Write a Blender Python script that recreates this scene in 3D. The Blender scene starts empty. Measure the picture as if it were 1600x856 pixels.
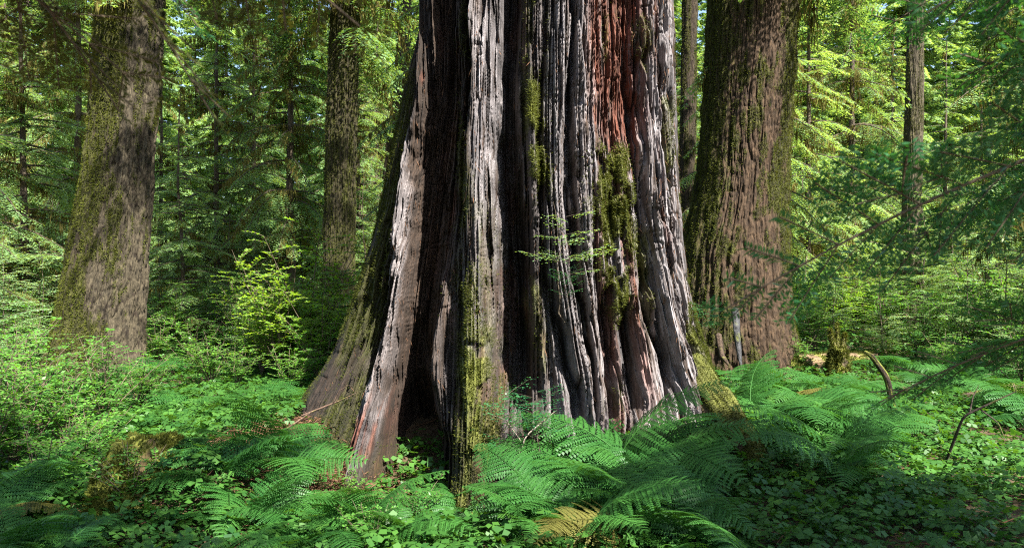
import bpy, math, random
import numpy as np
from mathutils import Vector, Matrix

# ------------------------------------------------------------------ camera, world, sun
S = bpy.context.scene
FP = 1256.0                      # focal length in photo pixels (photo 1600 x 856)
HZ = 428.0
CAMZ = 1.6
cam_d = bpy.data.cameras.new("camera")
cam = bpy.data.objects.new("camera", cam_d)
S.collection.objects.link(cam)
cam.location = (0, 0, CAMZ)
cam.rotation_euler = (math.radians(90), 0, 0)
cam_d.sensor_width = 36.0
cam_d.lens = 36.0 * FP / 1600.0
cam_d.clip_end = 500
cam_d.clip_start = 0.05
cam_d.dof.use_dof = True
cam_d.dof.focus_distance = 7.5
cam_d.dof.aperture_fstop = 4.0
S.camera = cam

SUN_DIR = Vector((0.38, -0.56, 0.74)).normalized()     # towards the sun
w = bpy.data.worlds.new("World")
S.world = w
w.use_nodes = True
nt = w.node_tree
nt.nodes.clear()
sky = nt.nodes.new("ShaderNodeTexSky")
sky.sky_type = 'NISHITA'
sky.sun_disc = False
sky.sun_elevation = math.asin(SUN_DIR.z)
sky.sun_rotation = math.atan2(SUN_DIR.x, SUN_DIR.y)
bg = nt.nodes.new("ShaderNodeBackground")
bg.inputs[1].default_value = 0.07
wo = nt.nodes.new("ShaderNodeOutputWorld")
nt.links.new(sky.outputs[0], bg.inputs[0])
nt.links.new(bg.outputs[0], wo.inputs[0])

sd = bpy.data.lights.new("sun", 'SUN')
sd.energy = 5.0
sd.angle = math.radians(0.5)
sd.color = (1.0, 0.95, 0.88)
so = bpy.data.objects.new("sun", sd)
S.collection.objects.link(so)
so.rotation_euler = SUN_DIR.to_track_quat('Z', 'Y').to_euler()
so.location = (20, -10, 20)

S.view_settings.view_transform = 'Standard'
S.view_settings.look = 'None'
S.view_settings.gamma = 1.0
S.view_settings.use_curve_mapping = False
S.view_settings.exposure = 2.3

S.render.engine = 'CYCLES'
S.cycles.max_bounces = 6
S.cycles.diffuse_bounces = 3
S.cycles.glossy_bounces = 2
S.cycles.transmission_bounces = 4
S.cycles.transparent_max_bounces = 4
S.cycles.use_denoising = False
S.cycles.filter_width = 1.1
S.cycles.use_adaptive_sampling = False
S.cycles.caustics_reflective = False
S.cycles.caustics_refractive = False
S.cycles.sample_clamp_indirect = 4.0

# ------------------------------------------------------------------ noise and helpers
def _hash(ix, iy, seed):
    h = (ix.astype(np.int64) * 374761393 + iy.astype(np.int64) * 668265263 + seed * 974634777) & 0xFFFFFFFF
    h = ((h ^ (h >> 13)) * 1274126177) & 0xFFFFFFFF
    h = ((h ^ (h >> 16)) * 2246822519) & 0xFFFFFFFF
    h = h ^ (h >> 15)
    return (h & 0xFFFFFF) / float(0xFFFFFF)

def vn(x, y, seed=0):
    x = np.asarray(x, float); y = np.asarray(y, float)
    x, y = np.broadcast_arrays(x, y)
    ix = np.floor(x); iy = np.floor(y)
    fx = x - ix; fy = y - iy
    fx = fx * fx * (3 - 2 * fx); fy = fy * fy * (3 - 2 * fy)
    a = _hash(ix, iy, seed); b = _hash(ix + 1, iy, seed)
    c = _hash(ix, iy + 1, seed); d = _hash(ix + 1, iy + 1, seed)
    return a + (b - a) * fx + (c - a) * fy + (a - b - c + d) * fx * fy

def fbm(x, y, seed=0, o=4):
    s = 0; a = 0.5; t = 0
    for i in range(o):
        s = s + a * vn(np.asarray(x) * 2 ** i, np.asarray(y) * 2 ** i, seed + i * 17); t += a; a *= 0.5
    return s / t

def ridged(x, y, seed=0):
    return 1 - np.abs(2 * vn(x, y, seed) - 1)

def sstep(a, b, x):
    t = np.clip((x - a) / (b - a), 0, 1)
    return t * t * (3 - 2 * t)

def ip(x, keys):
    k = sorted(keys)
    return np.interp(x, [a for a, b in k], [b for a, b in k])

def ground(x, y):
    x = np.asarray(x, float); y = np.asarray(y, float)
    g = 0.36 * np.exp(-((x / 2.7) ** 2 + ((y - 8.2) / 2.2) ** 2))
    g = g + 0.16 * np.exp(-(((x + 2.0) / 0.8) ** 2 + ((y - 6.7) / 0.7) ** 2))
    g = g + 0.30 * np.exp(-(((x + 2.3) / 0.55) ** 2 + ((y - 5.6) / 0.5) ** 2))
    g = g + 0.16 * np.exp(-(((x - 1.9) / 0.6) ** 2 + ((y - 6.3) / 1.0) ** 2))
    g = g - 0.25 * np.exp(-(((x + 0.75) / 0.5) ** 2 + ((y - 6.3) / 0.8) ** 2))
    g = g - 0.26 * np.exp(-(((x + 0.45) / 0.9) ** 2 + ((y - 5.6) / 0.75) ** 2))
    g = g + 0.14 * (vn(x * 0.35 + 5, y * 0.35, 3) - 0.5) + 0.10 * (vn(x * 1.1, y * 1.1, 4) - 0.5) + 0.03 * (vn(x * 4, y * 4, 5) - 0.5)
    g = g + 0.9 * sstep(20, 60, np.hypot(x, y))
    return g

def gz(x, y):
    return float(ground(x, y))

def at(px, py, d):
    return ((px - 800) / FP * d, d, CAMZ - (py - HZ) / FP * d)

class MB:
    """collects quads (as numpy arrays) with one random number per vertex, builds one mesh"""
    def __init__(s):
        s.V = []; s.F = []; s.R = []; s.n = 0
    def add(s, V, F, R=None):
        V = np.asarray(V, float).reshape(-1, 3); F = np.asarray(F, np.int64).reshape(-1, 4)
        s.V.append(V); s.F.append(F + s.n)
        s.R.append(np.full(len(V), 0.5) if R is None else np.broadcast_to(np.asarray(R, float), (len(V),)).copy())
        s.n += len(V)
    def leaves(s, P, D, W, L, Wd, R, mid=0.45, fold=0.0):
        """leaf quads: base P, direction D, side W (unit), length L, half width Wd"""
        P = np.asarray(P, float); n = len(P)
        if n == 0: return
        L = np.broadcast_to(L, (n,))[:, None]; Wd = np.broadcast_to(Wd, (n,))[:, None]
        N = np.cross(D, W)
        m = P + D * L * mid + N * (fold * Wd)
        V = np.stack([P, m + W * Wd, P + D * L, m - W * Wd], 1).reshape(-1, 3)
        F = np.arange(4 * n).reshape(n, 4)
        s.add(V, F, np.repeat(np.broadcast_to(R, (n,)), 4))
    def tube(s, pts, rad, k=5, R=0.5):
        pts = np.asarray(pts, float); n = len(pts)
        rad = np.broadcast_to(rad, (n,))
        T = np.gradient(pts, axis=0); T /= np.linalg.norm(T, axis=1)[:, None] + 1e-9
        ref = np.array([0.31, 0.17, 0.93]) if abs(T[0, 2]) < 0.8 else np.array([0.9, 0.4, 0.1])
        A = np.cross(T, ref); A /= np.linalg.norm(A, axis=1)[:, None] + 1e-9
        B = np.cross(T, A)
        a = np.arange(k) * 2 * math.pi / k
        V = pts[:, None] + rad[:, None, None] * (A[:, None] * np.cos(a)[None, :, None] + B[:, None] * np.sin(a)[None, :, None])
        i = np.arange(n - 1)[:, None] * k; j = np.arange(k)[None]
        j2 = (j + 1) % k
        F = np.stack([i + j, i + j2, i + k + j2, i + k + j], -1)
        s.add(V, F, R)
    def mesh(s, name, mat, smooth=False, col=None, fib=None):
        me = bpy.data.meshes.new(name)
        V = np.concatenate(s.V); F = np.concatenate(s.F); R = np.concatenate(s.R)
        me.vertices.add(len(V)); me.vertices.foreach_set('co', V.astype(np.float32).ravel())
        me.loops.add(len(F) * 4); me.loops.foreach_set('vertex_index', F.astype(np.int32).ravel())
        me.polygons.add(len(F)); me.polygons.foreach_set('loop_start', np.arange(0, len(F) * 4, 4, dtype=np.int32))
        if smooth:
            me.polygons.foreach_set('use_smooth', np.ones(len(F), bool))
        a = me.attributes.new('rnd', 'FLOAT', 'POINT'); a.data.foreach_set('value', R.astype(np.float32))
        if col is not None:
            c = me.attributes.new('tint', 'FLOAT_COLOR', 'POINT')
            c.data.foreach_set('color', np.concatenate([col, np.ones((len(col), 1))], 1).astype(np.float32).ravel())
        if fib is not None:
            c = me.attributes.new('fib', 'FLOAT_VECTOR', 'POINT'); c.data.foreach_set('vector', fib.astype(np.float32).ravel())
        me.materials.append(mat)
        me.update(calc_edges=True)
        return me

def link(name, me, parent=None, loc=(0, 0, 0), rot=(0, 0, 0), sc=1.0):
    o = bpy.data.objects.new(name, me)
    S.collection.objects.link(o)
    o.parent = parent
    o.location = loc; o.rotation_euler = rot
    o.scale = (sc, sc, sc) if not isinstance(sc, tuple) else sc
    return o

def tag(o, label=None, cat=None, group=None, kind=None):
    if label: o['label'] = label
    if cat: o['category'] = cat
    if group: o['group'] = group
    if kind: o['kind'] = kind
    return o

def nrm(a):
    return a / (np.linalg.norm(a, axis=-1, keepdims=True) + 1e-9)

# ------------------------------------------------------------------ materials
def newmat(name):
    m = bpy.data.materials.new(name); m.use_nodes = True
    m.node_tree.nodes.clear()
    return m, m.node_tree.nodes, m.node_tree.links

def leaf_mat(name, dark, light, trans=0.35, rough=0.45, spec=0.35, nscale=1.2, tcol=None):
    m, N, L = newmat(name)
    at_ = N.new('ShaderNodeAttribute'); at_.attribute_name = 'rnd'
    geo = N.new('ShaderNodeNewGeometry')
    oi = N.new('ShaderNodeObjectInfo')
    noi = N.new('ShaderNodeTexNoise'); noi.inputs['Scale'].default_value = nscale; noi.inputs['Detail'].default_value = 3
    L.new(geo.outputs['Position'], noi.inputs['Vector'])
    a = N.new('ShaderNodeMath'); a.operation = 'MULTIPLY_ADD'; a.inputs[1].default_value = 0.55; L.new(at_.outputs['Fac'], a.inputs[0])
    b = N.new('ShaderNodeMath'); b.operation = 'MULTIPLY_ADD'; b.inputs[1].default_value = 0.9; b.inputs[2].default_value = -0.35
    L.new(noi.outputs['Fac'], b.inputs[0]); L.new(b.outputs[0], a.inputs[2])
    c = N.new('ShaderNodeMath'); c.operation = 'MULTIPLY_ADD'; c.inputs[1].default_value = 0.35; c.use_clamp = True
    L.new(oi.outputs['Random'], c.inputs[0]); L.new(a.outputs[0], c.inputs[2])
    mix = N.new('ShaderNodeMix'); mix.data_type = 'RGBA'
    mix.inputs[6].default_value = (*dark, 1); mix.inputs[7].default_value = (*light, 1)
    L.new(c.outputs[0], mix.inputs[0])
    p = N.new('ShaderNodeBsdfPrincipled'); p.inputs['Roughness'].default_value = rough
    p.inputs['Specular IOR Level'].default_value = spec
    L.new(mix.outputs[2], p.inputs['Base Color'])
    t = N.new('ShaderNodeBsdfTranslucent')
    tm = N.new('ShaderNodeMix'); tm.data_type = 'RGBA'; tm.blend_type = 'MULTIPLY'; tm.inputs[0].default_value = 1
    L.new(mix.outputs[2], tm.inputs[6]); tm.inputs[7].default_value = (*(tcol or (1.9, 1.6, 0.5)), 1)
    L.new(tm.outputs[2], t.inputs['Color'])
    ms = N.new('ShaderNodeMixShader'); ms.inputs[0].default_value = trans
    L.new(p.outputs[0], ms.inputs[1]); L.new(t.outputs[0], ms.inputs[2])
    o = N.new('ShaderNodeOutputMaterial'); L.new(ms.outputs[0], o.inputs['Surface'])
    return m

def bark_mat(name, sc=(40, 40, 3), strength=0.6, dist=0.012, rough=0.85, contrast=(0.45, 1.35), col=None, fibre=False, spec=0.25):
    m, N, L = newmat(name)
    if col is None:
        at_ = N.new('ShaderNodeAttribute'); at_.attribute_name = 'tint'; base = at_.outputs['Color']
    else:
        rgb = N.new('ShaderNodeRGB'); rgb.outputs[0].default_value = (*col, 1); base = rgb.outputs[0]
    tc = N.new('ShaderNodeTexCoord')
    mp = N.new('ShaderNodeMapping'); mp.inputs['Scale'].default_value = sc
    co = tc.outputs['Object']
    if fibre:
        fa = N.new('ShaderNodeAttribute'); fa.attribute_name = 'fib'; co = fa.outputs['Vector']
    L.new(co, mp.inputs['Vector'])
    n1 = N.new('ShaderNodeTexNoise'); n1.inputs['Scale'].default_value = 1; n1.inputs['Detail'].default_value = 5; n1.inputs['Roughness'].default_value = 0.65
    n1.inputs['Distortion'].default_value = 0.3 if fibre else 0.6
    L.new(mp.outputs[0], n1.inputs['Vector'])
    mr = N.new('ShaderNodeMapRange'); mr.inputs[1].default_value = 0.33; mr.inputs[2].default_value = 0.66
    mr.inputs[3].default_value = contrast[0]; mr.inputs[4].default_value = contrast[1]
    L.new(n1.outputs['Fac'], mr.inputs[0])
    n2 = N.new('ShaderNodeTexNoise'); n2.inputs['Scale'].default_value = 9; n2.inputs['Detail'].default_value = 6
    L.new(tc.outputs['Object'], n2.inputs['Vector'])
    mr2 = N.new('ShaderNodeMapRange'); mr2.inputs[1].default_value = 0.3; mr2.inputs[2].default_value = 0.7
    mr2.inputs[3].default_value = 0.75; mr2.inputs[4].default_value = 1.2
    L.new(n2.outputs['Fac'], mr2.inputs[0])
    mu = N.new('ShaderNodeMath'); mu.operation = 'MULTIPLY'; L.new(mr.outputs[0], mu.inputs[0]); L.new(mr2.outputs[0], mu.inputs[1])
    vm = N.new('ShaderNodeVectorMath'); vm.operation = 'SCALE'
    L.new(base, vm.inputs[0]); L.new(mu.outputs[0], vm.inputs['Scale'])
    p = N.new('ShaderNodeBsdfPrincipled'); p.inputs['Roughness'].default_value = rough
    p.inputs['Specular IOR Level'].default_value = spec
    L.new(vm.outputs[0], p.inputs['Base Color'])
    bp = N.new('ShaderNodeBump'); bp.inputs['Strength'].default_value = strength; bp.inputs['Distance'].default_value = dist
    L.new(n1.outputs['Fac'], bp.inputs['Height'])
    L.new(bp.outputs[0], p.inputs['Normal'])
    o = N.new('ShaderNodeOutputMaterial'); L.new(p.outputs[0], o.inputs['Surface'])
    return m

M = {}
M['cedar'] = bark_mat('weathered_cedar', (70, 70, 3.0), 1.0, 0.02, 0.75, (0.28, 1.4), spec=0.3, fibre=True)
M['bark'] = bark_mat('furrowed_bark', (30, 30, 9), 1.0, 0.04, 0.9, (0.4, 1.4), fibre=True)
M['thin_bark'] = bark_mat('thin_bark', (30, 30, 8), 0.6, 0.02, 0.9, (0.5, 1.3), col=(0.075, 0.058, 0.04))
M['twig'] = bark_mat('twig_bark', (60, 60, 20), 0.3, 0.005, 0.9, (0.6, 1.3), col=(0.10, 0.075, 0.05))
M['soil'] = bark_mat('forest_soil', (6, 6, 6), 0.8, 0.05, 0.95, (0.5, 1.4), col=(0.06, 0.042, 0.022))
M['moss'] = leaf_mat('moss_fuzz', (0.015, 0.02, 0.004), (0.085, 0.098, 0.014), 0.25, 0.8, 0.1, 6)
M['hang'] = leaf_mat('hanging_moss', (0.04, 0.035, 0.012), (0.17, 0.15, 0.04), 0.3, 0.8, 0.1, 3)
M['needle'] = leaf_mat('conifer_needles', (0.022, 0.09, 0.038), (0.26, 0.40, 0.15), 0.48, 0.45, 0.4, 0.5)
M['needle_near'] = leaf_mat('near_needles', (0.010, 0.07, 0.028), (0.045, 0.17, 0.055), 0.35, 0.4, 0.5, 3)
M['needle_dry'] = leaf_mat('dull_needles', (0.025, 0.035, 0.010), (0.09, 0.10, 0.025), 0.3, 0.6, 0.2, 3)
M['needle_pale'] = leaf_mat('sapling_needles', (0.09, 0.20, 0.09), (0.26, 0.37, 0.16), 0.4, 0.45, 0.4, 1.5)
M['shrub'] = leaf_mat('shrub_leaves', (0.022, 0.105, 0.018), (0.13, 0.30, 0.045), 0.45, 0.4, 0.4, 1.5)
M['shrub_y'] = leaf_mat('yellow_green_leaves', (0.06, 0.17, 0.018), (0.20, 0.33, 0.05), 0.5, 0.4, 0.4, 1.5)
M['fern'] = leaf_mat('fern_fronds', (0.008, 0.055, 0.010), (0.05, 0.155, 0.026), 0.35, 0.5, 0.3, 2.5)
M['cover'] = leaf_mat('ground_leaves', (0.010, 0.055, 0.012), (0.070, 0.175, 0.026), 0.36, 0.45, 0.3, 2.0)
M['litter'] = leaf_mat('needle_litter', (0.05, 0.025, 0.014), (0.17, 0.095, 0.055), 0.05, 0.9, 0.1, 4)

# ------------------------------------------------------------------ ground
def build_ground():
    xs = np.concatenate([np.linspace(-90, -12, 60), np.linspace(-11.9, 11.9, 340), np.linspace(12, 90, 60)])
    ys = np.concatenate([np.linspace(-40, 2, 30), np.linspace(2.1, 16, 260), np.linspace(16.2, 110, 110)])
    X, Y = np.meshgrid(xs, ys)
    Z = ground(X, Y)
    V = np.stack([X, Y, Z], -1).reshape(-1, 3)
    nx = len(xs); ny = len(ys)
    i = np.arange(ny - 1)[:, None] * nx; j = np.arange(nx - 1)[None]
    F = np.stack([i + j, i + j + 1, i + nx + j + 1, i + nx + j], -1)
    b = MB(); b.add(V, F)
    o = link('ground', b.mesh('ground', M['soil'], True))
    tag(o, 'dark forest soil between the plants, strewn with needles', 'ground', kind='structure')
build_ground()

# ------------------------------------------------------------------ big trunks, measured from the photograph
def grid_faces(nr, nc):
    i = np.arange(nr - 1)[:, None] * nc; j = np.arange(nc)[None]; j2 = (j + 1) % nc
    return np.stack([i + j, i + j2, i + nc + j2, i + nc + j], -1)

def fuzz(b, P, Nn, L, W, seed, R=None, down=0.0):
    """short moss blades standing on a surface"""
    r = np.random.default_rng(seed); n = len(P)
    D = nrm(Nn + r.normal(0, 0.55, (n, 3)) + np.array([0, 0, 0.25 - down]))
    Wv = nrm(np.cross(D, r.normal(0, 1, (n, 3))))
    b.leaves(P - Nn * 0.003, D, Wv, L * r.uniform(0.5, 1.3, n), W * r.uniform(0.6, 1.2, n), r.random(n) if R is None else R)

def surf_normals(G):
    nr, nc, _ = G.shape
    du = np.roll(G, -1, 1) - np.roll(G, 1, 1)
    dv = np.gradient(G, axis=0)
    return nrm(np.cross(du, dv))

def build_cedar():
    yc = 8.25
    sil = [(-1600, 735, 985), (-500, 690, 1030), (0, 657, 1048), (63, 655, 1049), (147, 634, 1050), (210, 620, 1052), (300, 603, 1056), (378, 585, 1060),
           (434, 568, 1067), (490, 550, 1079), (539, 532, 1093), (580, 506, 1108), (600, 490, 1116), (640, 468, 1130), (700, 440, 1148), (830, 415, 1170)]
    zt = np.concatenate([np.arange(-0.75, 5.0, 0.0088), np.linspace(5.1, 30, 60)])
    nF, nB = 1080, 150
    t = np.concatenate([np.linspace(0, math.pi, nF, endpoint=False), np.linspace(math.pi, 2 * math.pi, nB, endpoint=False)])
    Z, T = np.meshgrid(zt, t, indexing='ij')
    py_s = HZ + (CAMZ - Z) * FP / yc
    xl = (ip(py_s, [(a, b) for a, b, c in sil]) - 800) / FP * yc
    xr = (ip(py_s, [(a, c) for a, b, c in sil]) - 800) / FP * yc
    xc = (xl + xr) / 2; hw = (xr - xl) / 2
    D = 0.93 * hw + 0.12 + 0.3 * sstep(0.9, -.3, Z)
    u = -np.cos(T)
    X = xc + hw * u
    Yb = yc - D * np.sin(T)
    front = sstep(0.05, 0.35, np.sin(T))
    edge = np.clip(np.sin(T), 0, 1)
    px = 800 + FP * X / Yb
    py = HZ + (CAMZ - Z) * FP / Yb
    uu = (T / math.pi)                              # follows the fibres
    yfr = (yc - D).min(1)
    def fibre_map():
        o_ = np.empty_like(px); canon = None
        lines = [[(0, 0)], A_c, B_c, C_c, D_c, [(0, 836), (640, 842)], F_c, [(0, 894), (200, 893), (300, 896), (400, 902), (500, 912), (620, 925)],
                 [(0, 908), (200, 909), (400, 917), (500, 927), (600, 937), (650, 941)], [(0, 960), (300, 966), (500, 980), (640, 1000)], J_c]
        pr = HZ + (CAMZ - zt) * FP / yfr
        K = np.stack([np.full(len(zt), 0.)] + [ip(pr, l) for l in lines[1:]] + [np.zeros(len(zt))], 1)
        K[:, 0] = px[:, :nF].min(1); K[:, -1] = px[:, :nF].max(1)
        canon = np.array([0, .12, .24, .36, .465, .53, .60, .66, .70, .79, .90, 1.0])
        canon = np.concatenate([canon[:1], canon[1:]])
        for r_ in range(len(zt)):
            k_ = np.maximum.accumulate(K[r_] + np.arange(12) * .01)
            o_[r_] = np.interp(px[r_], k_, canon)
        return o_
    A_c = [(150, 660), (300, 641), (400, 629), (500, 613), (600, 592), (700, 570), (800, 545)]
    B_c = [(0, 700), (150, 696), (300, 676), (400, 664), (500, 650), (600, 640), (700, 640), (800, 642)]
    C_c = [(0, 752), (200, 750), (300, 747), (400, 748), (500, 750), (600, 750), (700, 742), (800, 735)]
    D_c = [(0, 802), (100, 798), (200, 797), (300, 799), (400, 804), (500, 806), (600, 808), (700, 800)]
    F_c = [(0, 868), (300, 868), (400, 872), (500, 888), (600, 905), (690, 915)]
    J_c = [(0, 1012), (300, 1020), (400, 1030), (500, 1048), (600, 1075), (650, 1092), (750, 1110)]
    fm = fibre_map()
    fw = sstep(0.0, 0.25, np.sin(T))
    uu = np.where(T < math.pi, fm * fw + uu * (1 - fw), uu)
    pxs = px + 9 * (vn(uu * 8, Z * 1.5, 91) - 0.5) * 2 + 4 * (vn(uu * 20, Z * 4.5, 92) - 0.5) * 2 + 3 * (vn(uu * 30, Z * 12, 93) - 0.5)
    def R(c, wd, h, p=2.0):
        c_ = ip(py, c) if isinstance(c, list) else c
        w_ = ip(py, wd) if isinstance(wd, list) else wd
        h_ = ip(py, h) if isinstance(h, list) else h
        return h_ * np.exp(-np.abs((pxs - c_) / w_) ** p)
    A_c = [(150, 660), (300, 641), (400, 629), (500, 613), (600, 592), (700, 570), (800, 545)]
    B_c = [(0, 700), (150, 696), (300, 676), (400, 664), (500, 650), (600, 640), (700, 640), (800, 642)]
    C_c = [(0, 752), (200, 750), (300, 747), (400, 748), (500, 750), (600, 750), (700, 742), (800, 735)]
    D_c = [(0, 802), (100, 798), (200, 797), (300, 799), (400, 804), (500, 806), (600, 808), (700, 800)]
    F_c = [(0, 868), (300, 868), (400, 872), (500, 888), (600, 905), (690, 915)]
    J_c = [(0, 1012), (300, 1020), (400, 1030), (500, 1048), (600, 1075), (650, 1092), (750, 1110)]
    f = 0
    f = f + R(A_c, [(150, 7), (300, 14), (500, 18), (700, 26), (800, 30)], [(120, 0), (220, .14), (400, .24), (700, .36), (800, .4)])
    f = f + R(B_c, [(0, 24), (200, 30), (400, 32), (600, 38), (700, 46), (800, 50)], [(0, -.22), (200, -.28), (300, -.36), (500, -.46), (590, -.7), (670, -1.35), (850, -1.5)], 2.6)
    f = f + R([(340, 716), (450, 694), (600, 680), (680, 680)], [(340, 10), (600, 20)], [(330, 0), (400, .28), (560, .42), (620, .3), (680, .1), (700, 0)], 2.0)
    f = f + R(C_c, [(0, 30), (300, 26), (600, 32), (800, 30)], [(0, .26), (300, .32), (600, .42), (800, .5)], 3.0)
    f = f + R([(0, 734), (100, 733), (200, 728), (270, 724)], 4.5, [(0, -.3), (220, -.3), (300, 0)])
    f = f + R(D_c, [(0, 14), (200, 17), (400, 26), (600, 26), (700, 16)], [(0, -.42), (300, -.6), (560, -.8), (660, -.5), (700, 0)], 2.4)
    f = f + R(836, 13, [(0, .12), (500, .12), (640, .05)])
    f = f + R(849, 3.5, [(0, -.12), (400, -.16), (500, 0)])
    f = f + R(F_c, [(0, 20), (400, 20), (500, 14), (690, 9)], [(0, .13), (500, .2), (690, .3), (720, 0)], 3.0)
    f = f + R([(430, 856), (500, 872), (600, 886), (680, 893)], 8, [(400, 0), (450, -.3), (640, -.3), (700, 0)])
    f = f + R([(480, 850), (560, 862), (680, 878)], 8, [(440, 0), (520, .1), (700, .15)])
    f = f + R([(0, 894), (200, 893), (300, 896), (400, 902), (500, 912), (620, 925)], [(0, 5), (500, 3.5)], [(0, -.3), (400, -.28), (640, -.15)])
    f = f + R([(0, 908), (200, 909), (400, 917), (500, 927), (600, 937), (650, 941)], 9, [(0, .15), (640, .16)], 3.0)
    rot = R(966, [(0, 42), (180, 40), (260, 30)], [(0, 1), (190, 1), (290, 0)], 4.0)
    f = f - 0.17 * rot + rot * 0.22 * (fbm(uu * 60, Z * 3.5, 52) - 0.5)
    f = f + R([(480, 953), (560, 957), (640, 955)], 8, [(440, 0), (490, -.4), (640, -.35)], 3.0)
    f = f + R([(480, 988), (560, 992), (640, 990)], 13, [(460, 0), (510, -.45), (620, -.45), (660, -.2)], 3.0)
    f = f + R(J_c, [(0, 15), (600, 18)], [(0, .12), (600, .22)], 3.0)
    f = f + R([(0, 985), (200, 990), (300, 998), (400, 1004), (500, 1020), (600, 1045)], 5.5, [(0, -.1), (180, -.25), (600, -.28)])
    f = f + R([(0, 1036), (300, 1038), (400, 1044), (500, 1062), (600, 1092)], 4, [(0, -.12), (600, -.16)])
    # clumps of moss stand out as cushions
    cl = (R([(130, 842), (300, 845)], [(130, 7), (250, 16), (300, 20)], [(110, 0), (150, 1), (290, 1), (325, 0)], 3)
          + R([(230, 952), (300, 950), (420, 962), (500, 980)], [(230, 30), (300, 34), (420, 24), (520, 14)], [(215, 0), (240, 1), (330, 1), (480, .9), (520, 0)], 4)
          + R([(430, 1085), (560, 1100), (650, 1118)], [(430, 9), (650, 20)], [(420, 0), (500, .7), (650, 1), (760, 1)], 3)
          + R([(430, 735), (620, 760), (780, 745)], [(430, 20), (700, 30)], [(400, 0), (460, .7), (800, .8)], 2))
    cl = cl * sstep(0.44, 0.6, fbm(uu * 40, Z * 7, 61, 3) + 0.05)
    cell = np.sqrt(np.clip(ridged(uu * 62, Z * 5.2, 62) * ridged(uu * 50 + 9, Z * 6.1, 63), 0, 1))
    f = f + cl * (0.03 + 0.10 * cell)
    # fibres and splintered plates, following the taper of the stem
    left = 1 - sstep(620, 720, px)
    wv = 0.25 * (vn(uu * 9, Z * 0.7, 70) - 0.5)
    f = f + 0.16 * (ridged((uu + wv * 0.06) * 20, Z * 0.28, 71) - 0.5) * (0.65 + 0.35 * left)
    def slab(Nn_, zf, sd, rag):
        a_ = (uu + wv * .03 + .004 * (vn(uu * 3, Z * 2.2, sd + 3) - .5)) * Nn_
        a_ = a_ + .8 * (vn(a_ * .8, Z * .35, sd) - .5)
        k_ = np.floor(a_); hh = _hash(k_, 0 * k_, sd + 1)
        zz = Z * zf + hh * 9 + rag * (vn(uu * 260, Z * 1.5, sd + 2) - .5) + rag * .6 * (a_ - k_ - .5) * (hh - .5) * 4
        r_ = _hash(k_, np.floor(zz), sd + 4)
        prof = 1 - np.abs(2 * (a_ - k_) - 1) ** 6
        return r_, prof
    s1, q1 = slab(44, .8, 501, .7); s2, q2 = slab(96, 1.7, 511, 1.2); s3, q3 = slab(190, 3.2, 521, 1.4)
    wl = 1 - left * .15
    f = f + wl * (.10 * (s1 - .5) - .05 * (1 - q1)) + wl * (.055 * (s2 - .5) - .022 * (1 - q2)) + .024 * (s3 - .5) * (.5 + .5 * wl)
    f = f + 0.030 * (ridged((uu + wv * .02) * 90, Z * 1.0, 74) - 0.5)
    f = f + 0.012 * (ridged(uu * 230, Z * 2.2, 75) - 0.5) + 0.008 * (vn(uu * 420, Z * 7, 76) - 0.5)
    f = f + 0.03 * (fbm(uu * 90, Z * 14, 77, 3) - 0.5) * (left + 0.25)
    def crack(a, b_, sd, wd):
        n_ = vn((uu + wv * .03) * a, Z * b_, sd); m_ = vn(uu * a * .5, Z * b_ * .8, sd + 500)
        return np.exp(-((n_ - .5) / wd) ** 2) * sstep(.3, .6, m_)
    f = f - 0.11 * crack(34, .45, 401, .05) - 0.07 * crack(62, .8, 402, .06) - 0.035 * crack(130, 1.7, 403, .09) - .018 * crack(240, 3.5, 404, .12)
    f = f - 0.02 * crack(60, 13, 405, .06) * 1.6 * sstep(.42, .6, vn(uu * 20, Z * 2, 406))
    pk = sstep(.70, .78, vn(uu * 38, Z * .95, 601)) * sstep(.25, .45, vn(uu * 120, Z * 2, 602)) * wl
    f = f - .13 * pk - .03 * sstep(.6, .7, vn(uu * 80, Z * 4, 603)) * wl
    f = f + left * (.10 * (fbm(uu * 70, Z * 2.2, 611, 3) - .5) - .04 * crack(100, 1.2, 612, .08) - .05 * crack(45, .9, 613, .05))
    f = f + .022 * (fbm(uu * 170, Z * 12, 604, 3) - .5) + .03 * (fbm(uu * 60, Z * 5, 605, 3) - .5)
    f = f + .07 * (vn(uu * 16, Z * 1.6, 606) - .5) * wl
    high = sstep(4.8, 7.5, Z)
    f = f * (front * (1 - 0.6 * high) + (1 - front) * 0.25)
    # push along the outward normal (mostly towards -Y in front)
    nx_ = u; ny_ = -np.sin(T)
    k = np.where(np.abs(f) > 0.12, 0.35, 0.5)
    X2 = X + nx_ * np.clip(f, -.15, 1) * 0.25 * (1 - edge * 0.3)
    Y2 = Yb + ny_ * f / np.maximum(0.55, edge) * np.clip(edge * 1.6, 0.2, 1)
    G = np.stack([X2, Y2, Z], -1)
    # ---- colours: wood, bark, red rot, moss
    n1 = vn(uu * 60, Z * 0.9, 81); n2 = fbm(uu * 130, Z * 3, 82, 3); n3 = fbm(uu * 26, Z * 1.6, 83, 4)
    bark = np.array([0.020, 0.0125, 0.0075]); wood = np.array([0.185, 0.168, 0.168]); wood2 = np.array([0.062, 0.038, 0.024])
    red = np.array([0.095, 0.032, 0.018]); moss = np.array([0.038, 0.038, 0.008]); green = np.array([0.10, 0.11, 0.018])
    def E(v): return v[..., None]
    col = np.broadcast_to(bark, G.shape) * E(0.6 + 0.9 * n2)
    bw = np.abs(pxs - ip(py, B_c)) / ip(py, [(0, 34), (400, 40), (700, 55)])
    gA = R([(a, c - 6) for a, c in A_c], [(150, 6), (300, 11), (500, 14), (700, 21)], [(170, 0), (210, 1), (650, 1), (720, .4), (760, 0)], 6)
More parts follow.
